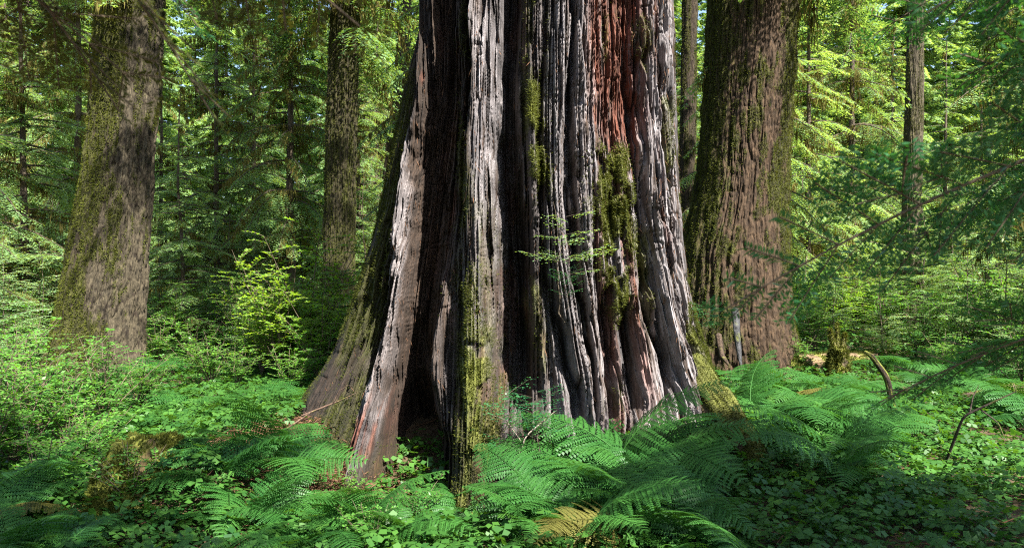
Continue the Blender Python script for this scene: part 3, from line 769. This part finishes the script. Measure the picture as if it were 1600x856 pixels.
# pale saplings
sap_l = [(395, 13.2, 1, 1.0), (15, 12.5, 0, .9), (60, 13.5, 0, .85), (-20, 11.5, 0, 1.0), (255, 18, 0, 1.2), (350, 19, 0, 1.3), (310, 21, 0, 1.4), (1570, 13.5, 0, 1.0), (1520, 15.5, 0, 1.1), (1440, 17.5, 2, 1.0), (1380, 15.5, 0, .8), (1610, 12.0, 0, .9), (1500, 20, 2, 1.4), (1300, 16, 1, 1.1),
         (1270, 22, 0, 1.6), (1340, 25, 2, 1.8), (580, 19, 2, 1.2), (610, 21, 2, 1.3), (90, 19, 0, 1.3), (460, 22, 2, 1.6), (220, 21, 2, 1.5)]
items = []
for px, d, v, sc in sap_l:
    x = (px - 800) / FP * d
    o = plant_tree('conifer_sapling', SAP[v], x, d, sc, float(rg.random() * 6.28), 'x', 'sapling', 'young conifers in the undergrowth')
    items.append((o, px))
label_rows(items, 'young feathery conifer')

# ---- ferns
def frond_mesh(seed, L=.95, arch=.45, det=1.0):
    r = np.random.default_rng(seed); b = MB()
    n = int(19 * det) + 2; t = np.linspace(.16, .985, n) ** .93
    def curve(t):
        a0 = math.radians(58); a1 = math.radians(-12 - 28 * arch)
        tt = np.linspace(0, 1, 60); ang = a0 + (a1 - a0) * tt ** .8
        cy = np.cumsum(np.cos(ang)) / 60 * L; cz = np.cumsum(np.sin(ang)) / 60 * L
        return np.stack([0 * t + np.interp(t, tt, np.sin(tt * 2.2) * .05 * L * r_s), np.interp(t, tt, cy), np.interp(t, tt, cz)], -1)
    r_s = r.uniform(-1, 1)
    q = np.linspace(0, 1, 16); P = curve(q)
    b.tube(P, .0035 * (1.1 - q) + .0008, 4, .9)
    C = curve(t); T = nrm(curve(np.minimum(t + .02, 1.02)) - curve(t - .02))
    S_ = np.array([1., 0, 0])
    for sg in (-1, 1):
        ln = L * .40 * np.minimum(1, (t - .05) * 4.5) ** .6 * (1.02 - t) ** .72 * r.uniform(.85, 1.1, n)
        up = nrm(np.cross(S_[None], T) )
        up = np.where(up[:, 2:3] < 0, -up, up)
        dp = nrm(S_[None] * sg + T * .38 + up * .05 + r.normal(0, .06, (n, 3)))
        m = max(5, int(14 * det)); s = (np.arange(m) + .5) / m
        II, JJ = np.meshgrid(np.arange(n), np.arange(m), indexing='ij'); II = II.ravel(); JJ = JJ.ravel()
        sj = s[JJ]
        base = C[II] + dp[II] * (ln[II] * sj)[:, None] - up[II] * (ln[II] * .28 * sj ** 2)[:, None]
        for s2 in (-1, 1):
            along = nrm(dp[II] - up[II] * (.5 * sj)[:, None])
            pd = nrm(T[II] * s2 + along * .55 - up[II] * .18 + r.normal(0, .05, (len(II), 3)))
            pl = (ln[II] * .155 * (1.06 - sj) ** .6 + .005) * r.uniform(.85, 1.15, len(II))
            nn = nrm(np.cross(pd, along)); ww = nrm(np.cross(nn, pd))
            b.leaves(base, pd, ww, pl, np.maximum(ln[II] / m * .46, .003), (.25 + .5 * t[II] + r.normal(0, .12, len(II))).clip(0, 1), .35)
    return b
FROND = [frond_mesh(50 + i, 1.0, [.0, .4, .8, 1.2][i % 4]).mesh('frond', M['fern']) for i in range(5)]
M['fern_old'] = leaf_mat('ageing_fronds', (0.07, 0.06, 0.018), (0.14, 0.14, 0.03), 0.35, 0.6, 0.2, 8)
FROND += [frond_mesh(56, .9, 1.3).mesh('frond', M['fern_old'])]
def fern_whole(seed):
    r = np.random.default_rng(seed); dst = MB(); n = 9
    for k in range(n):
        fm = frond_mesh(seed * 10 + k, 1.0, r.uniform(0, 1.2), .55)
        V = np.concatenate(fm.V); F = np.concatenate(fm.F); R = np.concatenate(fm.R)
        a = k * 6.28 / n + r.normal(0, .2); c, s = math.cos(a), math.sin(a)
        V = V * r.uniform(.7, 1.05); V = np.stack([V[:, 0] * c - V[:, 1] * s, V[:, 0] * s + V[:, 1] * c, V[:, 2]], 1)
        dst.add(V, F, R)
    return dst.mesh('fern', M['fern'])
FERN_FAR = [fern_whole(6), fern_whole(7)]
def plant_fern(x, y, sc, nfr=9, face=None, tilt=0.0, z=0.0):
    root = tag(link('fern', None, None, (x, y, gz(x, y) + z), (0, 0, 0), sc), None, 'fern')
    for k in range(nfr):
        a = (k * 6.28 / nfr + float(rg.normal(0, .22))) if face is None else face + (k - (nfr - 1) / 2) * 2.6 / nfr + float(rg.normal(0, .15))
        o = link('frond', FROND[5 if rg.random() < .035 else int(rg.integers(0, 5))], root, (0, 0, 0), (float(rg.normal(.05 - tilt, .20)), float(rg.normal(0, .22)), a), float(rg.uniform(.55, 1.12)))
    return root
fern_groups = {
    'left of the cedar, below the pale ridge': [(430, 5.75, .85), (345, 5.4, .8), (395, 5.0, .62), (475, 5.0, .55)],
    'at the foot of the cedar hollow': [(560, 5.0, .6), (610, 4.75, .6), (500, 4.6, .6), (650, 5.2, .55)],
    'in the big fern bank before the cedar': [(870, 5.0, .75), (935, 5.4, .85), (1010, 5.6, 1.12), (1045, 5.8, 1.05), (985, 5.0, .9), (1030, 4.8, .8), (905, 4.6, .75), (1000, 4.55, .8), (1060, 4.35, .65), (840, 4.6, .6), (955, 5.75, 1.0)],
    'right of the fern bank near the mossy root': [(1310, 5.8, .85), (1180, 7.2, .95), (1255, 7.2, 1.0), (1300, 6.4, .95), (1330, 7.6, .9), (1240, 8.4, .9), (1380, 6.9, .8), (1290, 9.2, .9), (1200, 9.6, .9)],
    'in the bottom left corner': [(15, 4.5, .75), (-45, 5.0, .85), (75, 4.35, .6), (-10, 5.5, .8)],
    'at the right edge of the clearing': [(1590, 9.0, 1.0), (1530, 10.5, .9), (1640, 8.0, 1.0), (1460, 10.2, .7)],
}
for txt, l in fern_groups.items():
    l2 = sorted(l)
    for i, (px, d, sc) in enumerate(l2):
        o = plant_fern((px - 800) / FP * d, d, sc * 1.14, nfr=7)
        o['label'] = ORD[i] + ' fern from the left ' + txt
        o['group'] = 'ferns ' + txt
items = []
for px, d, sc, v in [(280, 9.2, .7, 0), (235, 8.2, .6, 1), (420, 9.6, .7, 0), (480, 8.8, .6, 1), (380, 9.0, .6, 0), (30, 11.5, 1.0, 0), (240, 12.0, .9, 1), (1280, 11, .9, 0), (1350, 10.5, .8, 1), (1420, 12.5, .9, 0), (1500, 11.8, .8, 1), (1560, 11.5, .9, 0), (560, 11.5, .8, 1), (1310, 13, .8, 1)]:
    x = (px - 800) / FP * d
    o = tag(link('fern', FERN_FAR[v], None, (x, d, gz(x, d)), (0, 0, float(rg.random() * 6.28)), sc), 'x', 'fern', 'small ferns in the middle ground')
    items.append((o, px))
label_rows(items, 'small fern of the middle ground')

# ---- ground cover (wood sorrel) and litter
def cover():
    b = MB(); r = np.random.default_rng(9)
    def patch(n, y0, y1, size, hmin, hmax, dens=None):
        y = y0 + (y1 - y0) * r.random(n) ** .8
        x = (r.random(n) * 2 - 1) * (y * .72 + .6)
        k = fbm(x * 1.3, y * 1.3, 21) > r.uniform(.18, .50, n)
        k &= ~((np.abs(x) < 1.7) & (y > 6.9) & (y < 10))
        k &= ~(((x + 1.75) / .8) ** 2 + ((y - 6.5) / .8) ** 2 < 1) | (r.random(n) < .25)
        x = x[k]; y = y[k]; n = len(x)
        z = ground(x, y) + r.uniform(hmin, hmax, n)
        a0 = r.random(n) * 6.28; rr = r.random(n)
        tl = r.normal(0, .35, (n, 3)); up = nrm(np.array([0, 0, 1.]) + tl)
        for j in range(3):
            a = a0 + j * 2.094
            d = np.stack([np.cos(a), np.sin(a), 0 * a], 1); d = nrm(d - up * (d * up).sum(1)[:, None] + np.array([0, 0, -.12]))
            wv = nrm(np.cross(up, d))
            b.leaves(np.stack([x, y, z], 1), d, wv, size * r.uniform(.7, 1.2, n), size * .48, rr, .62, -.15)
    patch(42000, 3.6, 9.0, .030, .015, .09)
    patch(38000, 8.5, 16, .045, .02, .16)
    patch(42000, 15, 40, .085, .03, .45)
    patch(14000, 4.2, 11, .032, .015, .12); patch(9000, 3.8, 9.0, .055, .05, .2)
    # broader leaves scattered
    patch(6000, 3.8, 12, .05, .05, .16)
    tag(link('ground_cover', b.mesh('ground_cover', M['cover'])), 'carpet of clover-like wood sorrel and low herbs over the ground', 'ground cover', kind='stuff')
    b = MB()
    def lit(n, cx, cy, sx, sy, h):
        x = cx + r.normal(0, sx, n); y = cy + r.normal(0, sy, n); z = ground(x, y) + r.random(n) ** 2 * h + .003
        a = r.random(n) * 6.28; d = nrm(np.stack([np.cos(a), np.sin(a), r.normal(0, .35, n)], 1))
        b.leaves(np.stack([x, y, z], 1), d, nrm(np.cross(d, r.normal(0, 1, (n, 3)))), r.uniform(.02, .10, n), r.uniform(.001, .005, n), r.random(n), .5)
    lit(12000, -1.25, 5.75, .28, .3, .16); lit(9000, -1.8, 6.6, .35, .35, .08); lit(5000, -1.4, 6.0, .35, .3, .05); lit(5000, 0.1, 5.6, .25, .3, .06); lit(3000, -2.6, 5.4, .4, .3, .04); lit(9000, 0, 6, 3, 1.5, .03)
    for k in range(420):
        x0, y0 = r.normal(0, 3.2), r.uniform(4.4, 11); a_ = r.random() * 6.28; l_ = r.uniform(.08, .5)
        q_ = np.linspace(-.5, .5, 5); xx = x0 + math.cos(a_) * l_ * q_; yy = y0 + math.sin(a_) * l_ * q_
        b.tube(np.stack([xx, yy, ground(xx, yy) + .02 + r.random() * .05 + r.normal(0, .006, 5)], 1), r.uniform(.002, .006), 4, r.random())
    tag(link('needle_litter', b.mesh('needle_litter', M['litter'])), 'rust-red dead needles and bark shreds heaped around the cedar base', 'litter', kind='stuff')
cover()

# ------------------------------------------------------------------ near conifer on the right whose boughs reach into the picture
def bough(seed, L=2.6, droop=.1, mat='needle_near'):
    r = np.random.default_rng(seed); wood = MB(); nd = MB()
    q = np.linspace(0, 1, 24)
    P = np.stack([L * q, .10 * L * np.sin(q * 2.5 + r.random()), -droop * L * q ** 2 + .03 * np.sin(q * 9)], 1)
    wood.tube(P, .008 * (1.05 - q) + .0012, 6)
    tws = []
    for t in np.arange(.10, 1.0, .03):
        for sg in (-1, 1):
            p0 = np.array([np.interp(t, q, P[:, c]) for c in range(3)])
            l = (.62 * (1 - t) ** .65 * r.uniform(.55, 1.1) + .05)
            d = nrm(np.array([.75, sg * r.uniform(.6, 1.0), r.normal(-.08, .1)]))
            tws.append((p0, d, l))
            if l > .16:
                for u_ in np.arange(.25, .95, .17):
                    for s3 in (-1, 1):
                        pd = nrm(d * .8 + np.array([-d[1], d[0], 0]) * s3 * .8 + r.normal(0, .08, 3))
                        tws.append((p0 + d * l * u_ - np.array([0, 0, .18 * (l * u_) ** 2]), pd, l * .34 * (1.1 - u_) + .02))
    for p0, d, l in tws:
        m = max(3, int(l / .0052)); s = np.linspace(0, 1, m)
        c = p0 + d * (l * s)[:, None] - np.array([0, 0, 1]) * (.18 * (l * s) ** 2)[:, None]
        if l > .08: wood.tube(c[[0, m // 2, m - 1]], .0018, 3)
        side = nrm(np.cross(d, [0, 0, 1.]))
        for sg in (-1, 1):
            dd = nrm(d * .55 + side * sg + r.normal(0, .2, (m, 3)) + np.array([0, 0, r.uniform(-.1, .25)]))
            nd.leaves(c, dd, nrm(np.cross(dd, np.array([0, 0, 1.]) + r.normal(0, .4, (m, 3)))), r.uniform(.014, .026, m), .0024, (.3 + .5 * s + r.normal(0, .15, m)).clip(0, 1), .5)
    return wood.mesh('bough_wood', M['twig'], True), nd.mesh('bough_needles', M[mat])
BOUGH = [bough(81, 2.6, .06), bough(82, 2.3, .14), bough(83, 1.9, .02), bough(84, 2.6, .12, 'needle_dry')]
near = tag(link('near_conifer', None, None, (4.15, 1.7, gz(4.15, 1.7))), 'dark conifer whose soft blurred boughs reach in from the right edge', 'tree')
tb = MB(); zs = np.linspace(-.2, 8.6, 12); tb.tube(np.stack([0 * zs, 0 * zs, zs], 1), .17 * (1 - zs / 9), 14)
link('trunk', tb.mesh('near_trunk', M['thin_bark'], True), near)
def add_bough(v, z, az, pitch, sc, roll=0.0):
    b = link('bough', BOUGH[v][0], near, (0, 0, z), (roll, -pitch, az), sc)
    link('needles', BOUGH[v][1], b)
# boughs in view: aimed to the left (towards -x), a little forward or back
for v, z, az, pitch, sc, roll in [(0, 2.75, 3.25, -.22, 1.2, .7), (1, 2.45, 3.05, -.05, 1.2, .6), (0, 2.25, 3.12, -.25, 1.35, .8), (2, 1.75, 3.25, .10, 1.5, .6), (1, 1.75, 2.85, -.15, 1.3, .5),
                                  (1, 2.3, 2.6, -.12, 1.2, .5), (0, 2.95, 2.8, -.18, 1.15, .6), (2, 2.05, 3.35, -.05, 1.4, .8), (1, 3.0, 3.35, -.1, 1.2, .6), (0, 2.95, 3.1, -.12, 1.1, .7)]:
    add_bough(v, z + .28, az - .2, pitch, sc * 1.06, roll)
rb = np.random.default_rng(15)
for i in range(38):  # upper boughs, mostly unseen, shaped to shade the ferns but not the cedar
    z = 2.9 + 3.1 * (i / 38.0)
    add_bough(i % 3, z, i * 2.4 + float(rb.normal(0, .3)), float(rb.normal(-.15, .08)), float(rb.uniform(1.1, 1.35) * (1 - (z - 3.0) / 4.6)))
hem = tag(link('near_hemlock', None, None, (-2.2, -.1, gz(-2.2, -.1))), 'hemlock whose brownish blurred boughs hang into the top left corner', 'tree')
tb = MB(); zs = np.linspace(-.2, 9, 12); tb.tube(np.stack([0 * zs, 0 * zs, zs], 1), .2 * (1 - zs / 9.6), 14)
link('trunk', tb.mesh('hemlock_trunk', M['thin_bark'], True), hem)
near = hem
for v, z, az, pitch, sc, roll in [(3, 3.95, 1.02, -.55, 1.2, .5), (3, 3.9, 1.12, -.52, 1.2, -.4), (3, 4.0, .92, -.55, 1.25, .6), (0, 3.9, 1.0, -.50, 1.2, .5), (3, 3.9, .84, -.50, 1.2, -.5)]:
    add_bough(v, z, az, pitch, sc, roll)
for i in range(58):  # high boughs out of view, added thickly to shade the left foreground
    z = 3.9 + 4.4 * (i / 58.0)
    add_bough(i % 3, z, i * 2.4, float(rb.normal(-.05, .06)), float(rb.uniform(1.5, 1.9) * (1 - (z - 3.9) / 9)))

# ------------------------------------------------------------------ single small things
def lobed(pts, rad, seed, mat, col, name, m=40, n=60, rough=.35, fuzzn=0, fl=.02, parent=None, mo_amt=.5):
    P = np.array(pts, float); tt = np.linspace(0, 1, len(P)); q = np.linspace(0, 1, n)
    C = np.stack([np.interp(q, tt, P[:, k]) for k in range(3)], 1)
    w_ = max(3, n // 8) | 1
    for k in range(3):
        C[1:-1, k] = np.convolve(np.pad(C[:, k], w_ // 2, 'edge'), np.ones(w_) / w_, 'valid')[1:-1]
    rr = np.interp(q, tt, rad); a = np.linspace(0, 2 * math.pi, m, endpoint=False)
    Tn = nrm(np.gradient(C, axis=0)); ref = np.array([0.2, 0.9, 0.1]) if abs(Tn[0, 2]) > .7 else np.array([0, 0, 1.]); A = nrm(np.cross(Tn, ref)); B = np.cross(A, Tn)
    qq, aa = np.meshgrid(q, a, indexing='ij')
    r2 = rr[:, None] * (1 + rough * (fbm(np.cos(aa) * 2 + 7, qq * 7 + np.sin(aa) * 2, seed, 3) - .5) + rough * .5 * (ridged(np.cos(aa) * 3 + 9, np.sin(aa) * 3 + qq, seed + 1) - .5))
    G = C[:, None] + r2[..., None] * (A[:, None] * np.cos(aa)[..., None] + B[:, None] * np.sin(aa)[..., None])
    G[0] = G[0].mean(0) + (G[0] - G[0].mean(0)) * .25; G[-1] = G[-1].mean(0) + (G[-1] - G[-1].mean(0)) * .15
    n3 = fbm(np.cos(aa) * 2 + 5, qq * 6 + np.sin(aa), seed + 3)
    mo = sstep(.62 - mo_amt * .3, .72 - mo_amt * .3, n3)
    c = np.array(col) * (.6 + .8 * fbm(aa * 5, qq * 12, seed + 4))[..., None]
    c = c + (np.array([.11, .12, .018]) - c) * mo[..., None]
    b = MB(); b.add(G, grid_faces(n, m))
    o = link(name, b.mesh(name, M['bark'], True, c.reshape(-1, 3), np.stack([aa * float(rr.mean()), 0 * aa, qq * 1.5], -1)), parent)
    if fuzzn:
        r = np.random.default_rng(seed); pr = ((mo + .02) / (mo + .02).sum()).ravel(); idx = r.choice(pr.size, fuzzn, p=pr)
        Pp = G.reshape(-1, 3)[idx]; Nn = nrm(Pp - np.repeat(C, m, 0)[idx])
        mb = MB(); fuzz(mb, Pp, Nn, fl, fl * .12, seed)
        link('moss', mb.mesh(name + '_moss', M['moss']), o)
    return o
def gpt(px, d, h=0.0):
    x = (px - 800) / FP * d
    return (x, d, gz(x, d) + h)
o = lobed([at(1412, 700, 8.3), at(1396, 640, 8.3), at(1386, 590, 8.3), at(1362, 556, 8.3), at(1350, 548, 8.3)], [.035, .033, .03, .024, .012], 61, 'bark', (.025, .016, .01), 'curved_snag', 20, 40)
tag(o, 'thin brown dead stem bent like a hook above the right ferns', 'snag')
o = lobed([gpt(1308, 12.2, -.1), gpt(1309, 12.2, .25), gpt(1311, 12.2, .48)], [.20, .13, .09], 62, 'bark', (.06, .045, .025), 'mossy_stump', 40, 30, .7, 5000, .05, mo_amt=1)
tag(o, 'small moss-covered stump in the sunlit clearing right of the thick trunk', 'stump')
for k, (dx, h) in enumerate([(-14, .75), (-3, .85), (10, .7)]):
    lobed([gpt(1311 + dx * .3, 12.2, .40), gpt(1311 + dx * .8, 12.2, .62), gpt(1311 + dx, 12.2, h)], [.045, .03, .012], 63 + k, 'bark', (.14, .12, .05), 'stub', 12, 16, .5, 900, .04, parent=o, mo_amt=1)
o = lobed([gpt(1225, 12.6, .12), gpt(1290, 12.9, .14), gpt(1370, 13.4, .12)], [.16, .15, .11], 70, 'bark', (.18, .12, .07), 'fallen_log', 36, 60, .3, 6000, .04, mo_amt=.8)
tag(o, 'pale mossy fallen log lying in the sun behind the small stump', 'log')
o = lobed([gpt(255, 5.9, -.02), gpt(215, 5.5, .02), gpt(170, 5.1, -.1)], [.26, .25, .16], 71, 'bark', (.10, .07, .03), 'mossy_log', 60, 80, .5, 26000, .035, mo_amt=1.3)
tag(o, 'short rotten log under bright yellow-green moss among the left ferns', 'log')
o = lobed([gpt(1500, 9.6, .05), gpt(1580, 9.4, .18), gpt(1680, 9.2, .25)], [.06, .09, .1], 72, 'bark', (.09, .06, .04), 'fallen_log', 24, 50, .4, 1500, .03)
tag(o, 'dark fallen log half sunk in herbs near the right edge', 'log')
def stick(name, pts, r0, label, cat, col=(.16, .10, .07), grp=None, fork=None):
    o = lobed(pts, [r0, r0 * .8, r0 * .3], hash(label) % 97 if False else len(label), 'bark', col, name, 8, 24, .3, mo_amt=0)
    tag(o, label, cat, grp)
    if fork:
        for f_ in fork:
            lobed([f_[0], f_[1], f_[2]], [r0 * .6, r0 * .4, r0 * .15], 5, 'bark', col, 'fork', 6, 14, .2, parent=o, mo_amt=0)
    return o
stick('fallen_branch', [at(405, 700, 6.3), at(450, 668, 6.3), at(488, 642, 6.4)], .010, 'thin dry stick leaning up the litter mound left of the cedar', 'branch')
stick('fallen_branch', [at(470, 650, 6.5), at(530, 626, 6.45), at(560, 612, 6.4)], .008, 'pale crooked twig lying against the left cedar buttress', 'branch', fork=[(at(520, 630, 6.45), at(530, 610, 6.4), at(548, 600, 6.35))])
stick('fallen_branch', [at(800, 740, 5.7), at(822, 680, 5.65), at(870, 640, 5.7)], .007, 'bleached forked twig hanging at the foot of the middle ridge', 'branch', (.3, .25, .2), fork=[(at(815, 690, 5.65), at(790, 655, 5.6), at(760, 645, 5.6))])
stick('fallen_branch', [gpt(1475, 6.4, .05), at(1505, 650, 6.1), at(1590, 610, 5.9)], .013, 'bare grey branch with twigs rising at the lower right edge', 'branch', (.06, .045, .035), fork=[(at(1530, 638, 6.05), at(1560, 660, 6), at(1572, 690, 5.9)), (at(1515, 645, 6.1), at(1520, 620, 6.1), at(1530, 600, 6.1))])
stick('fallen_branch', [gpt(225, 5.9, .2), at(228, 560 + 130, 6.2), at(226, 700, 6.2)], .012, 'short upright broken stick beside the moss log', 'branch')
stick('fallen_branch', [at(1122, 520, 11.9), at(1128, 555, 11.8), at(1140, 572, 11.7)], .05, 'broken bark splinter leaning at the foot of the right trunk', 'splinter', (.07, .048, .033))
stick('bark_splinter', [at(1148, 480, 11.9), at(1152, 530, 11.8), at(1158, 575, 11.7)], .06, 'pale grey bark slab standing against the right trunk base', 'bark slab', (.06, .06, .062))

# seedlings on and before the cedar
SEED = [conifer_meshes(21, 'needle', H=.85, z0=.2, rmax=.50, nb=14, droop=.05, strip=(.026, .006), step=.03, tr=.007, low=1.0, bw=.13, rise=.25),
        conifer_meshes(22, 'needle_near', H=.5, z0=.05, rmax=.33, nb=16, droop=.05, strip=(.024, .0055), step=.03, tr=.004, low=1.0, bw=.13, rise=.35)]
for (x, y, z), v, sc, rz, lab in [(at(884, 468, 6.35), 0, .92, .6, 'thin green hemlock seedling growing from a crack in the pale cedar wood'),
                                  (at(884, 470, 6.3), 1, .5, .9, 'tiny bright sprig below the hemlock seedling on the cedar wood'),
                                  (at(792, 720, 5.75), 1, 1.0, 2.5, 'small conifer seedling at the foot of the middle cedar ridge'),
                                  (at(835, 700, 5.6), 1, .8, 1.1, 'low seedling growing right of the middle cedar ridge'),
                                  (at(1102, 520, 7.4), 1, .55, .1, 'little green tuft between cedar and right trunk')]:
    plant_tree('hemlock_seedling', SEED[v], x, y, sc, rz, lab, 'seedling', None, z)
for px, d, v, sc, lab in [(578, 4.55, 4, .55, 'bright green leafy sprig at the bottom edge before the cedar hollow'), (640, 5.3, 4, .7, 'low round-leaved herb patch inside the mouth of the cedar hollow'),
                          (205, 5.2, 4, .8, 'broad-leaved herb beside the moss log'), (540, 5.7, 4, .5, 'small leafy sprout on the litter slope left of the hollow')]:
    plant_bush(v, (px - 800) / FP * d, d, sc, lab, 'plant', None)
